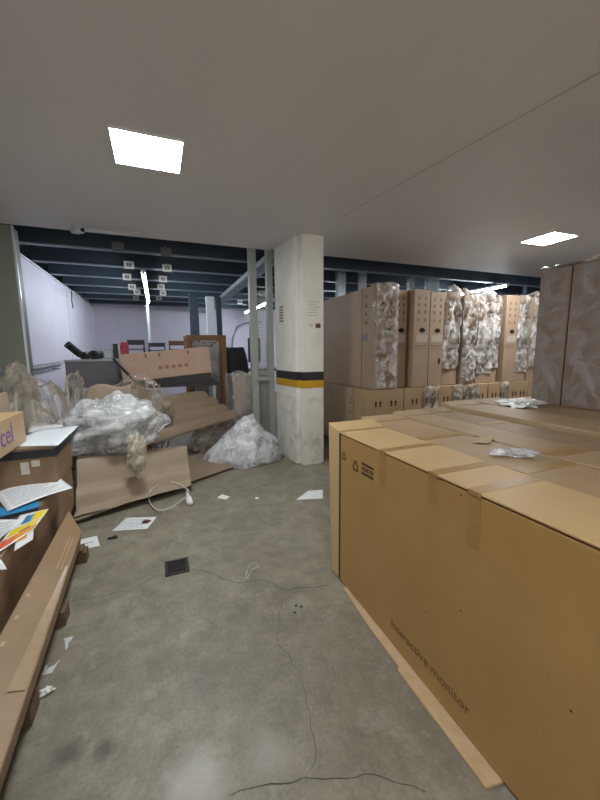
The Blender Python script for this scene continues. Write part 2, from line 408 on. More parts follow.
# white numbered cards on the beams
for i, (x, y, k) in enumerate([(118, 247, 0), (129, 265, 1), (127, 277, 2), (132, 287, 3), (137, 292, 4), (136, 298, 5), (166, 252, 0), (167, 268, 1), (163, 279, 2), (161, 287, 3), (163, 293, 4), (159, 298, 5), (240, 302, 5), (262, 293, 3)]):
    Y = 5.72+k*1.02-.055; p = onY(x, y, Y)
    side = 'left of the hanging light' if i < 6 else ('right of the hanging light' if i < 12 else 'near the wire mesh')
    t = thing('beam_card', f'small pale card on the {beams[k]} deck beam, {side}', 'sign', (p.x, Y, p.z-.05), 'cards on the deck beams')
    w = .075
    MB().box(p.x-w, p.x+w, Y-.002, Y+.004, p.z-.06, p.z+.06).build('card', 'label' if k else 'panel_grey', t)
    g = MB()
    for q in (-.5, .05): g.box(p.x+q*w, p.x+(q+.45)*w, Y-.005, Y-.002, p.z-.03, p.z+.03)
    g.build('mark', 'panel_grey', t)
    MB().tube([(p.x, Y+.003, p.z+.06), (p.x, Y+.003, 2.905 if p.z+.06 < 2.905 else p.z+.08)], .003, 5).build('hook', 'galv', t)

# posts
def post(px0, px1, py, Y, label, m, d=.1, z1=3.32, name='steel_post'):
    x0, x1 = onY(px0, py, Y).x, onY(px1, py, Y).x
    t = thing(name, label, 'post', ((x0+x1)/2, Y, 0))
    MB().box(x0, x1, Y, Y+d, 0, z1).build('shaft', m, t, bevel=.004)
    MB().box(x0-.04, x1+.04, Y-.04, Y+d+.04, 0, .01).build('base_plate', m, t)
    return t
post(250, 257, 300, 4.97, 'slim grey green upright at the left edge of the wire mesh', 'steel_grey')
post(267.5, 273, 300, 4.97, 'slim grey green upright between the wire mesh and the white pillar', 'steel_grey')
post(338, 346, 265, 6.1, 'grey post showing over the boxes just right of the white pillar', 'galv')
post(361, 367, 265, 6.1, 'bright narrow post behind the film fronted box corner', 'post_edge')
post(410, 415, 270, 6.1, 'dim narrow post above the row of bare boxes', 'galv')
post(428, 440, 270, 6.1, 'broad pale post above the boxes, left of the film wrapped ones', 'galv')
post(487, 493, 285, 5.95, 'bluish post between two lengths of bright light at right', 'beam')
post(527, 536, 285, 6.2, 'dark blue post at the corner of the tall boxes on the right', 'beam')
post(190, 199, 320, 9.0, 'dark blue post in front of the back wall, above the wooden frame', 'deck', z1=2.90)
post(207, 215, 320, 8.6, 'bright white square column behind the wooden frame', 'frame_white', z1=2.775, name='column')
post(217, 222, 320, 8.6, 'dark blue post right beside the bright white column', 'deck', z1=2.775)
t_ = post(147.5, 150.5, 330, 9.95, 'thin grey pole under the far end of the hanging light', 'galv', z1=2.90, d=.06)

# wire mesh panel between the two slim uprights
def mesh_panel():
    x0, x1 = onY(257, 300, 4.99).x+.012, onY(267.5, 300, 4.99).x-.012
    t = thing('mesh_panel', 'narrow galvanised wire mesh panel next to the white pillar', 'fence', ((x0+x1)/2, 5.01, 0))
    g = MB(); k = 6
    for i in range(k+1):
        x = x0+(x1-x0)*i/k; g.tube([(x, 5.01, .04), (x, 5.01, 2.35)], .004, 5)
    for j in range(58): g.tube([(x0, 5.013, .04+j*.04), (x1, 5.013, .04+j*.04)], .0038, 5)
    g.build('wire_mesh', 'mesh_wire', t)
    z = onY(262, 379, 4.99).z
    MB().box(x0-.1, x1+.03, 4.935, 4.965, z-.02, z+.03).build('latch_bar', 'steel_grey', t)
    MB().box(x0+.02, x1-.01, 5.015, 5.02, z-.42, z-.06).build('dark_plate', 'panel_grey', t)
mesh_panel()

# cctv camera and conduit under the front edge of the soffit
t = thing('security_camera', 'small white security camera under the low ceiling, above the left wall', 'camera', onZ(77, 225, CZ))
p = onZ(77, 225, CZ)
MB().tube([p, p-Vector((0, 0, .03))], .05, 14).build('mount', 'camera_white', t, smooth=False)
MB().tube([p-Vector((0, -.0, .05))+Vector((-.06, .03, 0)), p-Vector((0, 0, .055)), p+Vector((.05, -.05, -.06)), p+Vector((.055, -.056, -.061))], [.035, .04, .038, .02], 14).build('camera_body', 'camera_white', t, smooth=True)
MB().tube([p+Vector((.054, -.054, -.061)), p+Vector((.062, -.063, -.062))], .022, 12).build('lens', 'black', t)
q = onZ(140, 233, CZ); o = MB().tube([p+Vector((.06, .02, -.012)), (q.x, p.y+.03, CZ-.012)], .011, 8).build('conduit', 'camera_white')
tag(o, 'thin white conduit running right from the security camera', 'pipe')

# ceiling light panels
def light_panel(ctr, w, label):
    t = thing('ceiling_light', label, 'light', (ctr[0], ctr[1], CZ), 'square light panels in the ceiling')
    x, y = ctr; h = w/2; f = MB()
    for a in ((x-h-.012, x+h+.012, y-h-.012, y-h), (x-h-.012, x+h+.012, y+h, y+h+.012), (x-h-.012, x-h, y-h, y+h), (x+h, x+h+.012, y-h, y+h)): f.box(*a, CZ-.012, CZ)
    f.build('frame', 'frame_white', t)
    MB().box(x-h, x+h, y-h, y+h, CZ-.010, CZ-.002).build('diffuser', 'panel_emit', t)
light_panel((.025, 2.89), .44, 'square light panel shining in the ceiling above the open floor at left')
light_panel((4.765, 3.215), .43, 'square light panel in the ceiling above the film wrapped boxes at right')
light_panel((.025, -.9), .44, 'added unseen fill light panel in the ceiling behind where we stand')  # fill panel added out of view to brighten the room

# ------------------------------------------------------------------ front stack of big flat cartons
def tri_icon(g, P, R_, U, s):
    ring = [(0, .6), (-.55, -.4), (.55, -.4)]
    for i in range(3):
        a, b = Vector(ring[i]+(0,)), Vector(ring[(i+1) % 3]+(0,)); d = (b-a).normalized(); nn = Vector((-d.y, d.x, 0))*.1
        a2, b2 = a+d*.12, b-d*.1
        g.add([P+R_*(v.x*s)+U*(v.y*s) for v in (a2-nn, a2+nn, b2+nn, b2-nn)], [(0, 1, 2, 3)])
def big_carton():
    X0, X1 = 1.02, 1.345
    t = thing('cardboard_box', 'nearest big flat cardboard box, its broad face with recycling marks toward the open floor', 'box', (1.18, .95, .012), 'big flat cartons in the front stack')
    B = MB().box(X0, X1, -.05, 1.872, .012, .984).build('body', 'card_front', t, bevel=.006)
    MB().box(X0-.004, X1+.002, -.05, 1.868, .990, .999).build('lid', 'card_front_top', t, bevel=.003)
    MB().box(X0+.01, X1-.01, -.04, 1.862, .983, .991).build('lid_gap_shade', 'hole', t)  # near-black slab: shadow line under the lid put in as colour
    # end cap held by a dark strap, its top flap lifting
    c = MB().prism([(X0-.005, 1.886, .012), (X0-.005, 1.886, 1.004), (X0-.005, 2.03, 1.03), (X0-.005, 1.985, .012)], (X1-X0+.008, 0, 0))
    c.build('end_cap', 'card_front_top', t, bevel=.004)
    MB().box(X0-.001, X1, 1.871, 1.887, .014, .992).build('strap', 'strap', t)
    # tape strips, over the edge and down the face
    for xa, xb, y0, y1 in ((379.8, 385.4, 446, 486), (428.8, 437.7, 466, 503), (467.5, 480.3, 485, 549)):
        ya, yb = onX(xa, (y0+y1)/2, X0).y, onX(xb, (y0+y1)/2, X0).y; zb = onX((xa+xb)/2, y1, X0).z
        g = MB().box(X0-.0016, X0-.0002, yb, ya, zb, .985); g.box(X0-.0055, X1+.001, yb, ya, .9985, 1.0003); g.box(X0-.0062, X0-.003, yb, ya, .983, .9995)
        g.build('tape', 'tape', B)
    Rv, U = Vector((0, -1, 0)), Vector((0, 0, 1)); g = MB()
    P = onX(344, 456, X0-.0012); tri_icon(g, P, Rv, U, .048)
    P = onX(355.5, 466, X0-.0012); tri_icon(g, P, Rv, U, .062)
    g.build('recycling_mark', 'ink_brown', B)
    a, b = onX(361.8, 466, X0), onX(373.5, 476, X0)
    ya, yb, zm = a.y, b.y, onX(367.5, 471, X0).z
    g = MB()
    for dz in (.027, -.027): g.box(X0-.0014, X0, yb, ya, zm+dz-.006, zm+dz+.006)
    g.build('printed_bar', 'ink', B)
    text_mesh('printed_word', 'MONITOR', .036, (X0-.001, ya, zm-.013), Rv, U, 'ink_brown', B, width=ya-yb)
    a, b = onX(391, 623, X0), onX(467, 711, X0)
    text_mesh('printed_text', 'Interactive monitor', (a.y-b.y)*.13, (X0-.001, a.y, (a.z+b.z)/2-.012), Rv, U, 'ink_faint', B)
    dots = MB()
    for px, py in ((426, 612), (461, 611), (571, 711), (461, 495)):
        p = onX(px, py, X0-.0008); dots.add([p+Vector((0, .0045*math.cos(k), .0035*math.sin(k))) for k in (0, 1, 2.1, 3.2, 4.2, 5.2)], [tuple(range(6))])
    dots.build('puncture', 'hole', B)
big_carton()
def flat_carton(x0, x1, yend, ztop, mt, label, y0=-.05, tapes=(), cap=.14):
    t = thing('cardboard_box', label, 'box', ((x0+x1)/2, (y0+yend)/2, .012), 'big flat cartons in the front stack')
    x0 += .004; x1 -= .006
    B = MB().box(x0, x1, y0, yend-cap, .012, ztop).build('body', mt, t, bevel=.006)
    c = MB().prism([(x0, yend-cap+.006, .012), (x0, yend-cap+.006, ztop+.004), (x0, yend, ztop+.018), (x0, yend, .012)], (x1-x0-.003, 0, 0))
    c.build('end_cap', mt, t, bevel=.004)
    MB().box(x0+.004, x1-.004, yend-cap-.004, yend-cap+.009, .014, ztop-.004).build('strap', 'strap', t)
    for y, w in tapes: MB().box(x0-.0, x1, y-w/2, y+w/2, ztop-.001, ztop+.0015).build('tape', 'tape', B)
    return t
flat_carton(1.352, 1.685, 2.19, .996, 'card_mid', 'second big flat carton counted from the open floor side of the front stack', tapes=((1.55, .07), (.95, .06)))
flat_carton(1.70, 1.975, 2.27, .998, 'card_mid', 'third big flat carton counted from the open floor side of the front stack', tapes=((1.06, .09),))
flat_carton(1.98, 2.262, 2.30, .994, 'card_dull', 'fourth big flat carton counted from the open floor side of the front stack', tapes=((1.7, .06),))
flat_carton(2.275, 2.635, 2.36, 1.025, 'card_mid', 'fifth big flat carton of the front stack, standing slightly proud of the others')
flat_carton(2.685, 3.06, 2.42, 1.012, 'card_dull', 'sixth big flat carton of the front stack, beyond the dark gap', cap=.3)
flat_carton(3.07, 3.5, 2.36, 1.006, 'card_dull', 'seventh big flat carton of the front stack, under the ends of the tall boxes')
for k, w in enumerate(('eighth', 'ninth', 'tenth')):
    flat_carton(3.51+k*.5, 4.0+k*.5, 2.36, 1.006, 'card_dull', f'{w} big flat carton of the front stack, beneath the tall boxes')
# loose things lying on that stack
t = tag(sheet([onZ(472, 443, 1.0)+Vector((0, 0, .004)), onZ(489, 444, 1.0)+Vector((0, 0, .004)), onZ(494, 438, 1.0)+Vector((0, 0, .004)), onZ(478, 438, 1.0)+Vector((0, 0, .004))], 6, 6, jit=.006, s=12).build('paper_scrap', 'card_edge', solid=.001), 'pale torn paper scrap lying on top of the second big carton', 'paper')
p = onZ(515, 455, 1.0)
tag(heap(p+Vector((0, 0, .012)), (.09, .045, .016), 11, .5, 8, 40, z0=.9985, rot=-.5).build('plastic_scrap', 'film_bag'), 'shiny crumpled bit of clear plastic on top of the second big carton', 'plastic')
p = onZ(519, 401, 1.03)
tag(heap((2.86, 2.06, 1.03), (.17, .11, .03), 5, .7, 8, 48, z0=1.014, rot=.3).build('foam_sheet', 'film_foam'), 'crumpled white packing foam lying at the foot of the tall boxes', 'packing')
a, b, c, d = onZ(366, 417, 1.0), onZ(380, 412, 1.0), onZ(398, 414, 1.0), onZ(384, 420, 1.0)
# cardboard sheet showing under the near edge of the stack
g = MB(); edge = [(1.03, 1.80), (1.0, 1.785), (.975, 1.45), (.972, 1.2), (.955, 1.18), (.955, .9), (.952, .70), (1.02, .69)]
g.prism([(x, y, .001) for x, y in edge]+[(3.0, .69, .001), (3.0, 1.8, .001)], (0, 0, .010))
tag(g.build('cardboard_sheet', 'card_edge'), 'pale cardboard sheet sticking out along the foot of the front stack', 'cardboard')

# ------------------------------------------------------------------ tall cartons at the right, standing on the front stack
def icons(g, x0, x1, z0, z1, y, nx=2, nz=4, s=.03):
    for i in range(nx):
        for j in range(nz):
            x = x0+(x1-x0)*(i+.5)/nx; z = z0+(z1-z0)*(j+.5)/nz; k = (i*3+j) % 3
            if k == 0: g.add([(x-s*.5, y, z-s*.6), (x+s*.5, y, z-s*.6), (x, y, z+s*.7)], [(0, 1, 2)])
            elif k == 1: g.add([(x-s*.35, y, z-s*.6), (x+s*.35, y, z-s*.6), (x+s*.5, y, z+s*.6), (x-s*.5, y, z+s*.6)], [(0, 1, 2, 3)])
            else: g.add([(x+s*.5*math.cos(q*1.05), y, z+s*.65*math.sin(q*1.05)) for q in range(6)], [tuple(range(6))])
def tall_side_carton(y0, y1, label, z1, ti):
    t = thing('cardboard_box', label, 'box', (4.1, (y0+y1)/2, 1.008), 'tall boxes standing on the front stack')
    x0 = 3.2
    B = MB().box(x0, x0+1.85, y0, y1, 1.008, z1).build('body', 'card_tall', t, bevel=.006)
    g = MB().box(x0-.0015, x0, y0+.004, y1-.004, 1.66, 1.665); g.box(x0-.0015, x0, y0+.03, y1-.05, 1.62, 1.63)
    g.build('printed_line', 'card_dull', B)
    def fn(u, v):
        y = y0+.01+(y1-y0-.02)*u; z = 1.03+(z1-1.04)*v; p = Vector((x0, y, z))
        return Vector((x0-.004-.014*max(0, crease(p+Vector((ti, 0, 0)), 7)), y, z))
    MB().grid(fn, 24, 60).build('stretch_wrap', 'film_thin', t, smooth=True)
    def fn2(u, v):
        x = x0-.01+.5*u; y = y0+(y1-y0)*v; p = Vector((x, y, z1))
        return Vector((x, y, z1+.004+(.06 if u < .2 else .03)*max(0, crease(p+Vector((ti, 3, 0)), 8)-.1)))
    MB().grid(fn2, 40, 24).build('top_wrap', 'film_wrap', t, smooth=True)
tall_side_carton(1.945, 2.2, 'tall dull brown box under thin film at right, the one nearer the far row', 2.17, 0)
tall_side_carton(1.60, 1.935, 'tall dull brown box at the right edge of the picture', 2.17, 5)

# ------------------------------------------------------------------ two-high row of cartons at the back
def pallet(x0, x1, y0, y1, label, h=.1):
    t = thing('pallet', label, 'pallet', ((x0+x1)/2, (y0+y1)/2, 0), 'wooden pallets')
    n = max(3, int((y1-y0)/.2))
    for i in range(n):
        y = y0+(y1-y0-.11)*i/(n-1); MB().box(x0, x1, y, y+.11, h-.02, h).build('deck_board', 'pallet_wood', t)
    for i in range(3):
        for j in range(3):
            x = x0+(x1-x0-.1)*i/2; y = y0+(y1-y0-.12)*j/2
            MB().box(x, x+.1, y, y+.12, 0, h-.02).build('block', 'pallet_wood', t)
    return t
pallet(2.5, 3.72, 3.92, 5.7, 'wooden pallet under the lower boxes just right of the white pillar')
pallet(3.74, 4.9, 3.92, 5.7, 'wooden pallet under the lower boxes in the middle of the far row')
pallet(4.92, 6.2, 3.92, 5.7, 'wooden pallet under the lower boxes at the right of the far row')
lows = [(2.51, 3.10), (3.115, 3.70), (3.715, 4.18), (4.195, 4.68), (4.70, 5.12), (5.14, 5.58), (5.6, 6.15)]
ln = ['nearest the white pillar', 'second from the white pillar', 'third from the white pillar', 'fourth from the white pillar', 'fifth from the white pillar', 'sixth from the white pillar', 'seventh from the white pillar']
for i, (x0, x1) in enumerate(lows):
    t = thing('cardboard_box', f'wide brown box in the lower far row, {ln[i]}', 'box', ((x0+x1)/2, 4.8, .1), 'lower tier of the far row of boxes')
    B = MB().box(x0, x1, 3.90, 4.232, .1, .972).build('body', 'card_mid', t, bevel=.006)
    MB().box(x0, x1, 4.242, 5.72, .1, .972).build('rear_sleeve', 'card_grey', t, bevel=.006)
    MB().box(x0+.003, x1-.003, 4.228, 4.246, .105, .967).build('strap', 'strap', t)
    g = MB(); w = x1-x0
    for cx in (.3, .72):
        for dx in (-.035, .035):
            x = x0+w*cx+dx; g.box(x-.012, x+.012, 3.8985, 3.9, .74, .79); g.add([(x-.024, 3.8985, .79), (x+.024, 3.8985, .79), (x, 3.8985, .83)], [(0, 1, 2)])
    g.build('arrow_mark', 'ink', B)
    if i == 0:
        g = MB()
        for z in (.8, .74, .6): g.box(2.5085, 2.51, 4.30, 4.34, z, z+.04)
        g.build('side_mark', 'ink_soft', t)
    if i in (1, 2, 3, 4):
        def fn(u, v, x0=x0, w=w, i=i):
            x = x0+w*(.55+.45*u) if i != 3 else x0+w*(.02+.6*u)
            z = .5+.49*v; p = Vector((x, 3.88, z)); return Vector((x, 3.894-.05*max(0, crease(p, 9)-.15), z))
        MB().grid(fn, 30, 40).build('stretch_wrap', 'film_wrap', t, smooth=True)

ups = [  # x0, x1, z top, wrap amount, label
 (2.63, 2.965, 2.325, 2, 'tall upper box at the corner nearest the white pillar, its end under shiny film'),
 (2.985, 3.195, 2.29, 0, 'narrow upper box just right of the shiny film corner, with a dark hand hole'),
 (3.225, 3.505, 2.30, 0, 'bare upper box with rows of marks, third in the far row from the white pillar'),
 (3.545, 3.81, 2.29, 0, 'bare dented upper box with a torn hole, just left of the film wrapped ones'),
 (3.845, 4.15, 2.31, 3, 'film wrapped upper box directly right of the bare dented one'),
 (4.16, 4.45, 2.28, 3, 'second film wrapped upper box right of the bare dented one'),
 (4.475, 4.80, 2.30, 3, 'thickly film wrapped upper box left of the pair by the bare pale box'),
 (4.815, 4.965, 2.28, 3, 'slim film wrapped upper package just left of the bare pale box'),
 (4.99, 5.28, 2.31, 0, 'bare pale upper box with marks, standing between film wrapped ones'),
 (5.30, 5.57, 2.31, 2, 'film wrapped upper box just right of the bare pale one'),
 (5.60, 5.86, 2.31, 3, 'last film wrapped upper box visible before the tall boxes on the right')]
for i, (x0, x1, z1, wr, label) in enumerate(ups):
    x0 += .006; x1 -= .008; z0 = .978; t = thing('cardboard_box', label, 'box', ((x0+x1)/2, 4.8, z0), 'upper tier of the far row of boxes')
    yf = 3.90+(0, .09, .0, .05, .10, .06, .07, .10, .02, .06, .05)[i]; w = x1-x0
    B = MB().box(x0, x1, yf, yf+.345, z0, z1).build('body', 'card_grey', t, bevel=.007)
    MB().box(x0, x1, yf+.357, 5.74, z0, z1-.004).build('rear_sleeve', 'card_grey', t, bevel=.006)
    MB().box(x0+.003, x1-.003, yf+.34, yf+.36, z0+.004, z1-.01).build('strap', 'strap', t)
    g = MB(); icons(g, x0+w*.08, x1-w*.08, 1.86, 2.24, yf-.0012, 2, 4, .042); g.build('printed_mark', 'ink_soft', B)
    cx = x0+w*.55
    MB().prism([(cx+.05*math.cos(q*math.pi/8), yf-.0015, 1.76+.032*math.sin(q*math.pi/8)) for q in range(16)], (0, .002, 0)).build('hand_hole', 'hole', B)
    MB().box(cx-.1 if w > .25 else cx-.07, cx+.09 if w > .25 else cx+.07, yf-.002, yf, 1.60, 1.70).build('label', 'label_dull', B)
    g = MB().box(x0+.02, x1-.02, yf-.0015, yf, 1.545, 1.556); g.box(x0+.02, x1-.05, yf-.0015, yf, 1.515, 1.522); g.build('printed_line', 'ink_soft', B)
    if i == 0:
        g = MB(); 
        for z in (2.18, 2.06, 1.95, 1.84): g.box(x0-.0015, x0, yf+.22, yf+.27, z, z+.05)
        g.build('side_mark', 'ink_soft', t)
        MB().box(x0-.002, x0, yf+.2, yf+.335, 1.62, 1.71).build('side_label', 'panel_grey', t)
    if i == 3:
        MB().prism([(x0+.19+.022*math.cos(q), yf-.0015, 1.33+.05*math.sin(q)) for q in (0, 1, 2, 3, 4, 5.2)], (0, .002, 0)).build('torn_hole', 'hole', B)
    if wr:
        depth = (0, 0, .045, .11)[wr]; lo = z0+.02 if i == 0 else 1.12+.1*math.sin(i*2.1)
        def fn(u, v, x0=x0, w=w, z1=z1, yf=yf, depth=depth, lo=lo, i=i):
            x = x0-.008+(w+.016)*u; top = z1+.02
            zz = lo+(top+.12-lo)*v; p = Vector((x, yf, zz+i*3.7)); c = max(0, crease(p*Vector((1.0, 1, 1)) if False else Vector((p.x*1.6, p.y, p.z)), 9))
            e = 1-.5*abs(2*u-1)**3
            if zz <= top: return Vector((x, yf-.006-depth*c*e*(.35+.65*v), zz))
            return Vector((x, yf-.006+(zz-top)*1.5, z1+.012+depth*.9*c))
        MB().grid(fn, 34, 84).build('stretch_wrap', 'film_wrap', t, smooth=True)
        if i == 0:
            def fn(u, v):
                y = yf-.006+.10*u; zz = z0+.02+(2.33-z0)*v; p = Vector((x0, y, zz)); return Vector((x0-.004-.01*max(0, crease(p, 9)-.2), y, zz))
            MB().grid(fn, 12, 60).build('side_wrap', 'film_thin', t, smooth=True)
tag(MB().box(1.95, 2.42, 3.98, 4.35, .001, .012, Matrix.Rotation(.15, 3, 'Z')).build('cardboard_sheet', 'kraft_dark'), 'flat brown cardboard piece on the floor at the right foot of the white pillar', 'cardboard')

# ------------------------------------------------------------------ left: pallet, cartons, papers
t = thing('pallet', 'wooden pallet under the long carton along the left edge of the floor', 'pallet', (-1.2, 2.0, 0), 'wooden pallets')
for x in (-.88, -1.15, -1.5): MB().box(x, x+.22, .5, 2.95, .1, .12).build('deck_board', 'pallet_wood', t)
for y in (.75, 1.55, 2.12, 2.75):
    MB().box(-1.8, -.585, y, y+.1, .08, .1).build('cross_board', 'pallet_wood', t)
    for x in (-.665, -1.25, -1.75): MB().box(x, x+.1, y, y+.1, 0, .08).build('block', 'pallet_wood', t)
# long carton: lies on the pallet edge, tipped a little against the box behind
t = thing('long_carton', 'long narrow cardboard carton lying along the left, tipped toward the floor', 'box', (-.64, 1.7, .12))
sec = [(-.755, .135), (-.735, .30), (-.585, .235), (-.605, .12)]
far = [(-.745, 3.0, .135), (-.705, 3.03, .305), (-.572, 2.74, .25), (-.60, 2.76, .12)]
near = [(-.725, .45, .135), (-.70, .45, .305), (-.49, .45, .25), (-.52, .45, .12)]
g = MB().add(near+far, [(0, 1, 2, 3), (7, 6, 5, 4), (0, 4, 5, 1), (1, 5, 6, 2), (2, 6, 7, 3), (3, 7, 4, 0)]); g.build('body', 'card_carton', t, bevel=.006)
def on_top(u, y, h=.0015):
    k = (y-.45)/2.4; a = Vector((-.70-.005*k, y, .305)); b = Vector((-.49-.072*k, y, .25)); return a.lerp(b, u)+Vector((.3, 0, 1))*h
g = MB()
g.add([on_top(.62, 1.45), on_top(.93, 1.45), on_top(.88, 2.28), on_top(.80, 2.28)], [(0, 1, 2, 3)]); g.build('tape', 'tape_clear', t)
g = MB()
for k in range(5): 
    y = 1.35+k*.16; g.add([on_top(.12, y), on_top(.2, y+.004), on_top(.2, y+.03), on_top(.12, y+.026)], [(0, 1, 2, 3)])
for u in (.55, .68): g.add([on_top(u, 2.25), on_top(u+.03, 2.25), on_top(u+.03, 2.62), on_top(u, 2.62)], [(0, 1, 2, 3)])
g.build('scuff', 'card_edge', t)
# lower brown box behind it
t = thing('cardboard_box', 'dark brown long box behind the tipped carton, papers spread on top', 'box', (-1.3, 2.4, .12))
MB().box(-1.85, -.785, 1.2, 3.62, .12, .497).build('body', 'card_dark', t, bevel=.008)
MB().box(-.787, -.7835, 1.3, 3.4, .3, .305).build('seam', 'ink_soft', t)
# lidded box with the dark band
t = thing('cardboard_box', 'brown box with a dark band under its lid and two white stickers', 'box', (-1.1, 3.25, .498))
MB().box(-1.5, -.77, 3.09, 3.60, .498, .80).build('body', 'card_dark', t, bevel=.006)
za, zb = .725, .785
MB().box(-1.504, -.766, 3.086, 3.604, za, zb).build('dark_band', 'stripe_black', t)
MB().box(-1.50, -.77, 3.09, 3.60, .80, .806).build('lid', 'card_dull', t)
for (x0, x1, y0, y1) in ((20, 30, 463, 474), (31, 40, 461, 466)):
    a, b = onY(x0, y0, 3.088), onY(x1, y1, 3.088); MB().box(a.x, b.x, 3.086, 3.09, b.z, a.z).build('sticker', 'label', t)
# printed box
t = thing('cardboard_box', 'tan box at the left edge with purple lettering on its side', 'box', (-1.3, 3.05, .807))
MB().box(-1.6, -1.0, 2.55, 3.31, .816, 1.05).build('body', 'card_mid', t, bevel=.005)
MB().box(-1.602, -.998, 2.55, 3.31, 1.05, 1.055).build('lid', 'card_front_top', t)
text_mesh('printed_text', 'cel', .2, (-.9992, 2.84, .875), (0, 1, 0), (0, 0, 1), 'ink_violet', t)
# another box further back at the left edge
t = thing('cardboard_box', 'plain brown box at the far left behind the bubble film', 'box', (-1.5, 3.75, 0))
MB().box(-1.70, -1.26, 3.62, 3.86, 0, 1.16).build('body', 'card_grey', t, bevel=.006)
MB().box(-1.5, -1.44, 3.618, 3.862, 1.159, 1.162).build('tape', 'tape', t)

def paper(corners, label, z=0, lines=8, m='paper', bend=None, name='paper_sheet', ink='ink_paper', jit=.004, col=None, cat='paper', lift=.004, px=True, seed=0):
    C = [onZ(x, y, z)+Vector((0, 0, lift)) for x, y in corners] if px else [Vector(c) for c in corners]
    ctr = sum(C, Vector())/4; t = thing(name, label, cat, (ctr.x, ctr.y, min(c.z for c in C)))
    pg = sheet(C, 10, 10, bend, jit, seed).build('page', m, t, solid=.0008, smooth=True)
    a, b, c, d = C
    def bl(u, v, h=.0016):
        p = a*(1-u)*(1-v)+b*u*(1-v)+c*u*v+d*(1-u)*v; nrm = (b-a).cross(d-a).normalized()
        if nrm.z < 0: nrm = -nrm
        if jit: p = p+nrm*(crease(p+Vector((seed, 0, 0)), 3)-.4)*jit
        if bend: p = p+Vector((0, 0, bend(u, v)))
        return p+Vector((0, 0, h))
    if lines:
        g = MB()
        for i in range(lines):
            v = .1+.8*i/lines; e = .9-.3*((i*37) % 10)/10
            for k in range(6):
                u0, u1 = .1+(e-.1)*k/6, .1+(e-.1)*(k+1)/6-.01
                g.add([bl(u0, v), bl(u1, v), bl(u1, v+.25/lines), bl(u0, v+.25/lines)], [(0, 1, 2, 3)])
        g.build('printed_lines', ink, pg)
    for (u0, u1, v0, v1, mm) in (col or ()):
        g = MB().grid(lambda u, v: bl(u0+(u1-u0)*u, v0+(v1-v0)*v, .002), 6, 6); g.build('printed_block', mm, pg)
    return t
# sheets on the lidded box
paper([(6, 447), (58, 446), (80, 425), (36, 431)], 'plain white sheet on the lidded box with the dark band, corner jutting right', .812, 0, 'paper_blue', lift=.003)
paper([(28, 433), (60, 432), (72, 424), (31, 422)], 'white sheet half under another at the back of the lidded box', .806, 0, 'paper', lift=.006, jit=.001)
# sheets on the long box
zt = .5
paper([(8, 514), (73, 490), (57, 477.5), (-6, 495)], 'white printed letter hanging over the edge of the dark brown box', zt, 9, 'paper', bend=lambda u, v: .012*math.sin(u*3.1), lift=.014, jit=.006)
paper([(-8, 526), (39, 512), (39, 502), (-4, 510)], 'blue and black printed leaflet under the white letter', zt, 0, 'paper', col=((0, 1, 0, .35, 'ink_black'), (.6, 1, .35, 1, 'ink_cyan'), (0, .6, .35, 1, 'ink_cyan')), jit=.002, lift=.006)
paper([(-10, 560), (34, 531), (49, 510), (20, 517)], 'bright yellow and orange brochure page near the edge of the dark brown box', zt, 0, 'paper', col=((.03, .45, .06, .3, 'ink_red'), (.2, .97, .08, .3, 'ink_orange'), (.1, .9, .34, .55, 'ink_yellow'), (.55, .97, .6, .95, 'ink_yellow'), (.45, .75, .30, .36, 'ink_violet'), (.3, .6, .6, .9, 'ink_cyan')), jit=.002, lift=.010)
paper([(-14, 553), (10, 533), (24, 522), (-12, 522)], 'white text page lying over the bright brochure', zt, 6, 'paper', jit=.002, lift=.015)
paper([(14, 552), (33, 540), (34, 528), (18, 534)], 'white page with an orange and red corner, lowest of the brochure pages', zt, 0, 'paper', col=((.0, .6, .4, .9, 'ink_orange'), (0, .5, .1, .35, 'paper_blue')), jit=.002, lift=.004)
paper([(-6, 571), (7, 570), (2, 561), (-8, 558)], 'white sheet corner at the very left edge, below the brochures', zt, 0, 'paper', jit=.001)
# sheets on the floor
paper([(112, 531), (147, 529), (157, 517), (126, 518)], 'white printed sheet on the floor by the kraft paper with a dark scrap on it', 0, 7, 'paper', jit=.002, lift=.003)
paper([(72, 552), (100, 546), (97, 536), (76, 541)], 'white sheet with a dark line on the floor at the end of the long carton', 0, 0, 'paper', col=((.25, .8, .45, .5, 'ink_black'),), jit=.003, lift=.003)
paper([(296, 500), (323, 499), (323, 490), (308, 491)], 'white sheet on the floor in front of the white pillar', 0, 0, 'paper', jit=.003, lift=.003)
paper([(217, 498), (226, 500), (230, 497), (222, 494.5)], 'small torn white scrap on the floor in front of the plastic bag', 0, 0, 'paper', jit=.003, lift=.003, name='paper_scrap')
paper([(255, 499), (258, 499.5), (259, 498), (256, 497)], 'tiny white paper dot on the floor midway to the white pillar', 0, 0, 'paper', jit=0, lift=.002, name='paper_scrap')
p = onZ(146, 523, 0); tag(heap((p.x, p.y, .015), (.03, .02, .012), 3, .5, 6, 20, z0=.006).build('wood_scrap', 'wood_red'), 'small dark brown scrap lying on the printed floor sheet', 'scrap')
p = onZ(47, 693, 0); tag(heap((p.x, p.y, .012), (.026, .018, .012), 8, .5, 6, 20, z0=.001).build('foam_scrap', 'white_plastic'), 'small white lump on the floor beside the pallet at left', 'scrap')
p = onZ(112, 539, 0); tag(heap((p.x, p.y, .01), (.03, .015, .01), 9, .6, 6, 20, z0=.001).build('rubber_scrap', 'rubber'), 'small black scrap on the floor left of the printed sheet', 'scrap')
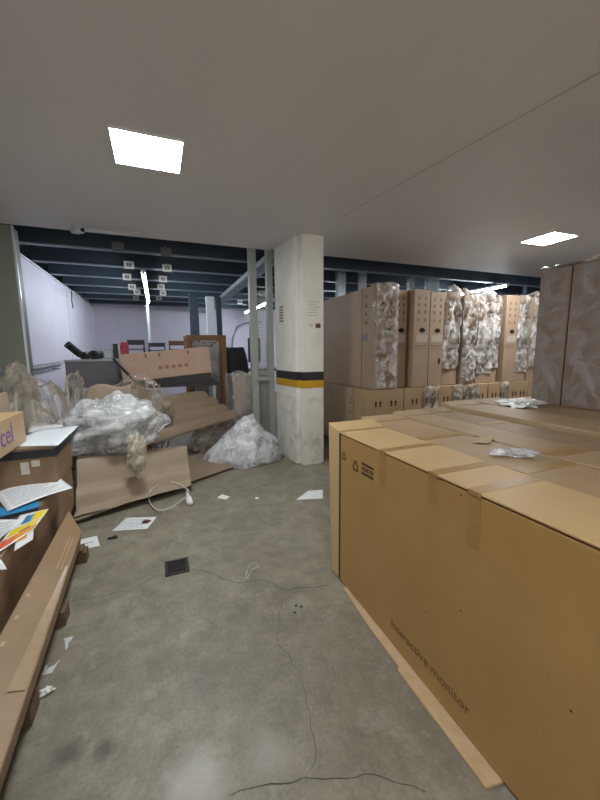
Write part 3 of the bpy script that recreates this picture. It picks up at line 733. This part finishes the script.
p = onZ(77, 566, 0); q = onZ(75, 550, 0); tag(sheet([p+Vector((-.01, 0, .003)), p+Vector((.01, .0, .003)), q+Vector((.008, 0, .003)), q+Vector((-.012, 0, .003))], 3, 8).build('tape_scrap', 'tape_clear', solid=.001), 'short strip of loose tape on the floor beside the long carton', 'tape')
p = onZ(247, 572, 0); tag(MB().tube([p+Vector((-.04, -.1, .006)), p+Vector((-.0, .0, .006)), p+Vector((.03, .06, .006)), p+Vector((.08, .07, .008)), p+Vector((.09, .02, .006)), p+Vector((.04, .0, .012)), p+Vector((-.01, -.06, .006)), p+Vector((-.015, -.1, .006))], .0035, 6).build('plastic_tie', 'film_bag', smooth=True), 'twisted clear plastic tie on the floor right of the drain', 'tie')
for k, (x, y) in enumerate(((296, 606), (301, 607), (295, 613))):
    p = onZ(x, y, 0); tag(heap((p.x, p.y, .003), (.008, .008, .004), k+2, .3, 5, 10, z0=.0005).build('rubber_scrap', 'rubber'), f'tiny dark bit on the floor near the long crack, {("left", "right", "lowest")[k]} of three', 'scrap')
p = onZ(58, 655, 0); tag(sheet([p+Vector((-.05, -.10, .004)), p+Vector((.0, -.11, .004)), p+Vector((.05, .1, .004)), p+Vector((.0, .11, .004))], 10, 14, jit=.02, s=14).build('plastic_scrap', 'film_thin', smooth=True), 'clear strip of crumpled plastic on the floor beside the pallet', 'plastic')

# floor drain
c = [onZ(*q, 0) for q in ((164.5, 562), (188, 557.5), (189, 572), (166, 577.5))]; ctr = sum(c, Vector())/4
t = thing('floor_drain', 'small dark square floor drain with a grate in the concrete', 'drain', (ctr.x, ctr.y, 0))
x0, x1, y0, y1 = ctr.x-.08, ctr.x+.08, ctr.y-.09, ctr.y+.09
g = MB()
for a in ((x0, x1, y0, y0+.02), (x0, x1, y1-.02, y1), (x0, x0+.02, y0, y1), (x1-.02, x1, y0, y1)): g.box(*a, 0, .006)
g.build('frame', 'drain', t); MB().box(x0+.02, x1-.02, y0+.02, y1-.02, .0003, .001).build('pit', 'hole', t)
g = MB()
for k in range(5): g.box(x0+.02, x1-.02, y0+.032+k*.027, y0+.038+k*.027, .001, .005)
g.build('grate', 'drain', t)

# ------------------------------------------------------------------ kraft sheets, bubble film and bags on the floor
o = sheet([(-.77, 3.40, .05), (.93, 4.42, .03), (1.15, 5.0, .03), (-.77, 5.0, .05)], 40, 40, bend=lambda u, v: .02*math.sin(u*7+v*4)*math.sin(3.1*v)+.09*v*v*(1-u*.5)).build('kraft_sheet', 'kraft_dark', solid=.02, smooth=True)
tag(o, 'large flat kraft cardboard sheet on the floor under the whole heap', 'cardboard')
# folded panel: lies along the front edge, rises and rolls over at its back
def fold(u, v):
    A = Vector((-.77, 3.42, 0)); B = Vector((.26, 3.80, 0)); p = A.lerp(B, u); bk = Vector((-.02, 1, 0))
    prof = [(0, .075), (.12, .085), (.16, .20), (.2, .245), (.27, .26), (.31, .38), (.36, .49), (.43, .51), (.5, .44), (.56, .22), (.62, .08)]
    s_ = v*(len(prof)-1); i = min(int(s_), len(prof)-2); f = s_-i
    d_, z_ = [prof[i][k]*(1-f)+prof[i+1][k]*f for k in (0, 1)]
    z_ = .075+(z_-.075)*(1-.25*u); return p+bk*d_+Vector((0, 0, z_+.012*noise.noise(Vector((u*5, v*4, 0)))))
o = MB().grid(fold, 40, 40).build('kraft_sheet', 'kraft', solid=.008, smooth=True, sub=1)
tag(o, 'folded kraft cardboard panel with a rolled back edge at the front of the heap', 'cardboard')
# corrugated ridged sheet sloping up at the right of the heap
c = [onZ(150, 448, .30), onY(232, 425, 4.95), onY(198, 394, 5.2), onY(165, 396, 5.0)]
c = [onY(148, 447, 4.35), onY(240, 418, 4.95), onY(200, 393, 5.15), onY(160, 399, 4.75)]
def ridge(u, v): return .055*abs(math.sin(v*math.pi*4))**.7+.02*math.sin(u*3)
o = sheet(c, 40, 40, bend=ridge).build('kraft_sheet', 'kraft_dark', solid=.01, smooth=True)
tag(o, 'ridged kraft sheet sloping upward behind the heap, toward the trolley', 'cardboard')
# upright flap
c = [onY(62, 470, 4.3), onY(150, 470, 4.3), onY(130, 383, 4.4), onY(88, 388, 4.4)]
tag(sheet(c, 24, 24, bend=lambda u, v: .03*math.sin(u*6)*v, jit=.03, s=3).build('cardboard_flap', 'kraft', solid=.008, smooth=True), 'upright brown cardboard flap standing behind the white film heap', 'cardboard')
c = [onY(138, 455, 4.25), onY(152, 452, 4.6), onY(152, 392, 4.6), onY(138, 385, 4.25)]
tag(sheet(c, 12, 16, jit=.03).build('cardboard_flap', 'kraft', solid=.008), 'narrow pale cardboard flap at the right side of the upright one', 'cardboard')
# film heaps
def lay(name, m, label, cat, ctr, rad, seed, amp, s_, n, **k):
    """film lies in several loose layers over itself"""
    g = MB()
    for i, f in enumerate((1, .8) if m == 'film_clear' else (1, .9, .8, .66)):
        h = heap(Vector(ctr)+Vector((random.uniform(-.12, .12)*rad[0], random.uniform(-.1, .1)*rad[1], 0)), [r*f for r in rad], seed+i*7.3, amp*(1+.25*i), s_*(1+.2*i), n, **k); g.add(h.v, h.f)
    return tag(g.build(name, m, smooth=True), label, cat)
lay('bubble_film', 'film_white', 'big crumpled heap of white translucent film on the folded kraft panel', 'plastic', (-.49, 4.04, .74), (.45, .26, .29), 1, .27, 5, 130, z0=.47, rot=.1)
lay('foam_wrap', 'foam_yellow', 'yellowish foam wrap hanging down from the white film heap', 'packing', (-.24, 3.66, .52), (.075, .05, .19), 6, .35, 6, 60, z0=.0)
lay('bubble_film', 'film_clear', 'clear bubble film bunched at the left, behind the box with purple lettering', 'plastic', (-1.20, 4.18, .60), (.29, .27, .74), 2, .2, 4.5, 120, z0=.03)
lay('bubble_film', 'film_clear', 'small clear film lump between the left bubble film and the cardboard flap', 'plastic', (-.86, 4.62, .55), (.17, .2, .66), 4, .22, 5, 90, z0=.05)
lay('bubble_film', 'film_clear', 'clear shiny film draped over the upright cardboard flap', 'plastic', (-.28, 4.66, .62), (.38, .18, .62), 7, .2, 4.5, 120, z0=.05, rot=-.1)
def bagp(q):
    if q.z > 0:
        k = max(.3, 1-.62*(q.z/.58)**1.2); q = Vector((q.x*k+.10*q.z/.5, q.y*k, q.z))
    return q
lay('plastic_bag', 'film_bag', 'white translucent plastic bag slumped on the floor left of the white pillar', 'bag', (1.0, 4.60, .1), (.46, .26, .52), 9, .14, 4.5, 120, z0=.004, rot=-.15, profile=bagp)
lay('bubble_film', 'film_clear', 'clear crumpled film between the ridged kraft sheet and the white bag', 'plastic', (.66, 5.06, .22), (.32, .15, .28), 12, .3, 5, 90, z0=.06, rot=.2)
# cord with a white plug
pts = [onZ(x, y, .03) for x, y in ((186, 497), (170, 508), (156, 509), (149, 500))]+[onZ(x, y, .12) for x, y in ((152, 489), (166, 482), (180, 484), (190, 492))]
fine = []
for i in range(len(pts)-1):
    p0, p1, p2, p3 = pts[max(i-1, 0)], pts[i], pts[i+1], pts[min(i+2, len(pts)-1)]
    for k in range(6):
        s_ = k/6; fine.append(.5*((2*p1)+(p2-p0)*s_+(2*p0-5*p1+4*p2-p3)*s_*s_+(3*p1-p0-3*p2+p3)*s_**3))
t = thing('power_cord', 'thin pale cord looped over the kraft edge with a white plug', 'cord', (fine[0].x, fine[0].y, 0))
MB().tube(fine, .0055, 8).build('cable', 'label', t, smooth=True)
p = onZ(187, 492, .04); q = onZ(190, 503, .03); MB().tube([p, p.lerp(q, .3), p.lerp(q, .6), q, q+Vector((0, -.01, 0))], [.014, .014, .028, .03, .016], 12).build('plug', 'white_plastic', t, smooth=True)
p = onZ(182, 478, .08); tag(heap(p, (.04, .03, .02), 4, .6, 6, 24).build('foam_scrap', 'film_bag'), 'small white scrap on the kraft sheet above the plug', 'scrap')
p = onZ(182, 437, .35); 

# ------------------------------------------------------------------ things in the store bay at the back
def legs4(t, x0, x1, y0, y1, z, r, m):
    for x in (x0, x1-r):
        for y in (y0, y1-r): MB().box(x, x+r, y, y+r, 0, z).build('leg', m, t)
t = thing('steel_workbench', 'grey fronted steel workbench by the left wall', 'table', (-.85, 6.3, 0))
x0, x1 = -1.26, -.42
MB().box(x0, x1, 5.98, 6.75, 1.375, 1.40).build('bench_top', 'galv', t, bevel=.004)
MB().box(x0+.01, x1-.01, 6.0, 6.02, .98, 1.375).build('front_panel', 'panel_grey', t)
legs4(t, x0+.02, x1-.02, 6.03, 6.73, 1.375, .05, 'dark_frame')
def roll(p, q, r, label, m='rubber'):
    p, q = Vector(p), Vector(q); d = (q-p).normalized()
    t = thing('film_roll', label, 'roll', p, 'black rolls on the bench')
    MB().tube([p, q], r, 20).build('roll', m, t, smooth=False)
    MB().tube([p-d*.004, p+d*.002], r*.45, 14).build('core', 'hole', t)
roll((-1.02, 6.02, 1.462), (-1.02, 6.72, 1.462), .055, 'black roll with a round end lying on the bench, left of two')
roll((-.885, 6.02, 1.468), (-.885, 6.72, 1.468), .066, 'black roll with a round end lying on the bench, right of two')
roll((-1.26, 6.3, 1.635), (-1.12, 6.42, 1.475), .055, 'black roll leaning against the left wall above the bench')
t = thing('storage_tub', 'small white tub on the bench between the black rolls and binder', 'tub', (-.73, 6.5, 1.40))
MB().box(-.80, -.66, 6.4, 6.6, 1.40, 1.55).build('tub', 'frame_white', t, bevel=.02); MB().box(-.81, -.65, 6.39, 6.61, 1.55, 1.565).build('lid', 'frame_white', t)
t = thing('binder', 'black binder with a white spine standing on the bench', 'binder', (-.66, 6.3, 1.40))
MB().box(-.635, -.565, 6.2, 6.45, 1.40, 1.635).build('cover', 'black', t); MB().box(-.565, -.54, 6.2, 6.45, 1.40, 1.63).build('spine', 'frame_white', t)
t = thing('jerry_can', 'red plastic can standing on the bench', 'can', (-.48, 6.3, 1.40))
MB().box(-.535, -.43, 6.2, 6.4, 1.40, 1.62).build('can', 'red', t, bevel=.012); MB().box(-.525, -.485, 6.26, 6.34, 1.62, 1.665).build('spout', 'red', t, bevel=.006); MB().box(-.475, -.435, 6.22, 6.38, 1.62, 1.66).build('handle', 'red', t, bevel=.008)
p, q = onY(114, 359, 5.44), onY(130, 376, 5.1)
d = (p-q)
tag(MB().tube([q+(q-p)*.9, p], .022, 10).build('pole', 'black'), 'black pole leaning across the front of the grey workbench', 'pole')
# long carton on a dark trolley
t = thing('trolley', 'dark steel trolley carrying the long pinkish carton', 'trolley', (.2, 5.7, 0))
MB().box(-.40, .85, 5.48, 5.98, .985, 1.04).build('deck', 'dark_frame', t)
for x in (-.36, .76):
    for y in (5.5, 5.92):
        MB().box(x, x+.045, y, y+.045, .1, .985).build('leg', 'galv', t)
        MB().tube([(x+.005, y+.02, .05), (x+.04, y+.02, .05)], .05, 14).build('caster', 'rubber', t)
MB().box(-.36, .80, 5.5, 5.96, .3, .33).build('lower_shelf', 'dark_frame', t)
t = thing('long_carton', 'long pinkish cardboard carton tilted on the dark trolley', 'box', (.14, 5.7, 1.04))
rt = Matrix.Rotation(-.085, 3, 'Y')
ctr = (.13, 5.7, 1.328)
MB().box(-.49, .745, 5.5, 5.92, 1.133, 1.523, rt, ctr).build('body', 'card_pink', t, bevel=.008)
MB().box(-.47, .73, 5.68, 5.73, 1.5231, 1.525, rt, ctr).build('tape', 'tape_clear', t)
g = MB()
for k in range(5): g.box(.0+k*.09, .05+k*.09, 5.498, 5.501, 1.26, 1.31, rt, ctr)
g.build('printed_mark', 'wood', t)
g = MB()
for x in (-.16, .02, .42): g.box(x, x+.025, 5.498, 5.501, 1.44, 1.5, rt, ctr)
g.build('staple', 'ink_soft', t)
MB().prism([(-.40, 5.51, 1.041), (-.40, 5.51, 1.085), (.74, 5.51, 1.18), (.74, 5.51, 1.041)], (0, .4, 0)).build('dark_gap_wedge', 'dark_frame', t)  # dark solid standing in for the shaded gap under the tilted carton
# open wooden frame with wrapped machine
t = thing('wooden_frame', 'tall open wooden crate frame behind the pinkish carton', 'crate', (.85, 7.0, 0))
Y = 6.75; fx0, fx1 = onY(186, 340, Y).x, onY(226, 340, Y).x; zt = onY(205, 335, Y).z
for x in (fx0, fx1-.09):
    for y in (Y, Y+.6): MB().box(x, x+.09, y, y+.05, 0, zt).build('upright', 'wood', t)
for y in (Y, Y+.6): MB().box(fx0, fx1, y-.012, y, zt-.09, zt).build('top_rail', 'wood', t)
MB().box(fx0-.02, fx1+.05, Y-.01, Y+.66, .2, .5).build('base', 'wood_red', t)
MB().box(fx0, fx1, Y+.63, Y+.648, .5, zt-.1).build('back_board', 'wood_red', t)
t = thing('wrapped_machine', 'grey machine under hazy film inside the wooden crate frame', 'machine', ((fx0+fx1)/2, 7.0, .5))
MB().box(fx0+.15, fx1-.16, Y+.1, Y+.5, .5, zt-.22).build('machine', 'panel_grey', t, bevel=.02)
def fnw(u, v):
    x = fx0+.11+(fx1-fx0-.24)*u; z = .52+(zt-.62-.03)*v; return Vector((x, Y+.07-.05*max(0, crease(Vector((x, 0, z)), 5)-.2), z))
MB().grid(fnw, 24, 40).build('film_cover', 'film_cloudy', t, smooth=True)
# brown carton in front of it to the left, at the back
t = thing('storage_rack', 'steel rack at the back carrying black chairs', 'rack', (-.1, 8.4, 0))
MB().box(-.75, .75, 8.05, 8.75, 1.36, 1.40).build('shelf', 'galv', t); MB().box(-.75, .75, 8.05, 8.75, .5, .54).build('shelf', 'galv', t)
legs4(t, -.75, .75, 8.05, 8.75, 1.36, .05, 'galv')
def chair(x, y, z, label, m, h=.36):
    t = thing('stool_chair', label, 'chair', (x, y, z), 'small chairs on the back rack')
    for dx in (-.16, .16):
        MB().tube([(x+dx, y-.15, z), (x+dx, y-.15, z+h*.6)], .014, 6).build('leg', m, t)
        MB().tube([(x+dx, y+.15, z), (x+dx, y+.15, z+h)], .014, 6).build('leg', m, t)
        MB().tube([(x+dx, y-.15, z+h*.58), (x+dx, y+.15, z+h*.58)], .012, 6).build('arm', m, t)
    MB().box(x-.18, x+.18, y-.17, y+.17, z+h*.42, z+h*.48).build('seat', m, t); MB().box(x-.17, x+.17, y+.14, y+.165, z+h*.72, z+h*1.02).build('backrest', m, t)
chair(-.42, 8.35, 1.40, 'small black chair on the back rack, left of the grey pole', 'black')
chair(.0, 8.35, 1.40, 'small black chair on the back rack, right of the grey pole', 'black', .3)
chair(.42, 8.35, 1.40, 'small brown chair on the back rack, beside the black ones', 'wood_red', .34)
t = thing('cardboard_box', 'small tan box with white sheet on the back rack by the wooden frame', 'box', (.72, 7.7, 0))
MB().box(.56, .82, 7.62, 7.95, 0, 1.78).build('body', 'card_dull', t, bevel=.01); MB().box(.70, .79, 7.612, 7.62, 1.5, 1.74).build('sheet', 'label', t)
# office chair
t = thing('office_chair', 'black office chair with a rounded back beyond the wrapped crate', 'chair', (1.6, 7.2, 0))
Y = 7.45; cx = onY(235, 360, Y).x
def fb(u, v):
    a = (u-.5)*2; w = .27*(1-.5*max(0, v-.45)**2*2.2); return Vector((cx+a*w, Y-.06*(1-a*a)+.05*v, .72+.86*v))
MB().grid(fb, 14, 18).build('backrest', 'rubber', t, solid=.07, smooth=True)
MB().box(cx-.26, cx+.26, Y-.5, Y-.02, .5, .6).build('seat', 'rubber', t, bevel=.03)
MB().tube([(cx, Y-.25, .1), (cx, Y-.25, .5)], .03, 10).build('gas_lift', 'black', t)
for k in range(5):
    a = k*2*math.pi/5; q = Vector((cx+.28*math.cos(a), Y-.25+.28*math.sin(a), .06)); MB().tube([(cx, Y-.25, .12), q], .022, 8).build('foot', 'black', t); MB().tube([q+Vector((0, -.015, -.025)), q+Vector((0, .015, -.025))], .035, 12).build('caster', 'black', t)
MB().box(cx-.03, cx+.03, Y-.05, Y-.0, .5, .85).build('back_bar', 'black', t)
# black equipment on a desk behind the mesh
t = thing('desk', 'dark desk behind the wire mesh', 'desk', (2.3, 8.0, 0))
MB().box(1.75, 3.1, 7.7, 8.4, 1.05, 1.09).build('desk_top', 'dark_frame', t); legs4(t, 1.78, 3.07, 7.73, 8.37, 1.05, .05, 'black')
def screen(px0, px1, py0, py1, Y, label):
    a, b = onY(px0, py0, Y), onY(px1, py1, Y); t = thing('computer_monitor', label, 'monitor', ((a.x+b.x)/2, Y, 1.09), 'monitors behind the mesh')
    MB().box(a.x, b.x, Y, Y+.04, max(b.z, 1.14), a.z).build('screen', 'black', t, bevel=.004); x = (a.x+b.x)/2
    MB().box(x-.03, x+.03, Y+.04, Y+.07, 1.1, a.z-.1).build('stand', 'black', t); MB().box(x-.1, x+.1, Y-.02, Y+.12, 1.09, 1.105).build('foot', 'black', t)
screen(248, 261, 338, 362, 7.85, 'black monitor behind the wire mesh, left of two')
screen(267, 270, 338, 358, 7.95, 'black monitor behind the wire mesh, half hidden by the slim upright')
p = onY(243, 365, 7.6); 
t = thing('paper_sack', 'white crumpled sack on the dark desk beside the black office chair', 'sack', (p.x+.05, 7.9, 1.09)); heap((p.x+.05, 7.95, 1.2), (.14, .12, .2), 21, .3, 5, 40, z0=1.091).build('sack', 'paper', t)
heap((p.x+.05, 7.95, 1.40), (.05, .05, .06), 22, .3, 5, 20).build('tied_neck', 'paper', t)
# grey hose on the back wall
q = [onY(x, y, 12.36) for x, y in ((232, 350), (233, 338), (237, 327), (244, 323.5), (252, 322.5), (262, 322))]
tag(MB().tube(q, .032, 10).build('hose', 'galv', smooth=True), 'grey pipe curving up and right across the back wall', 'pipe')
# film-covered crate by the mesh
t = thing('wrapped_crate', 'tan crate under cloudy film next to the wire mesh', 'crate', (1.28, 5.6, 0))
MB().box(1.05, 1.60, 5.36, 5.9, 0, 1.13).build('crate', 'card_grey', t, bevel=.01)
def fc(u, v):
    x = 1.03+.57*u; z = .02+1.16*v; return Vector((x, 5.345-.05*max(0, crease(Vector((x, 2, z)), 5)-.2), z+.03*math.sin(u*9)*v))
MB().grid(fc, 24, 44).build('film_cover', 'film_cloudy', t, smooth=True)
def fc2(u, v):
    y = 5.34+.57*u; z = .02+1.13*v; return Vector((1.038-.04*max(0, crease(Vector((4, y, z)), 5)-.2), y, z))
MB().grid(fc2, 24, 44).build('film_cover', 'film_cloudy', t, smooth=True)
# rail of pipes on the left wall and a hanging lead
t = thing('pipe_rail', 'bundle of grey pipes on brackets along the left wall', 'pipe', (-1.65, 6.6, 1.25))
for dz, dx in ((0, 0), (.035, .03), (.07, 0)): MB().tube([(-1.66+dx, 5.6, 1.25+dz), (-1.66+dx, 7.6, 1.27+dz)], .014, 8).build('pipe', 'galv', t)
for y in (5.8, 7.3): MB().box(-1.72, -1.6, y, y+.03, 1.22, 1.236).build('bracket', 'dark_frame', t)
p = onX(71, 288, -1.70)
tag(MB().tube([(-1.705, p.y, 2.88), (-1.70, p.y+.02, 2.8), (-1.705, p.y-.02, 2.66), (-1.705, p.y+.03, 2.5)], .009, 6).build('cable', 'rubber', smooth=True), 'short dark lead hanging from the top of the left wall', 'cable')
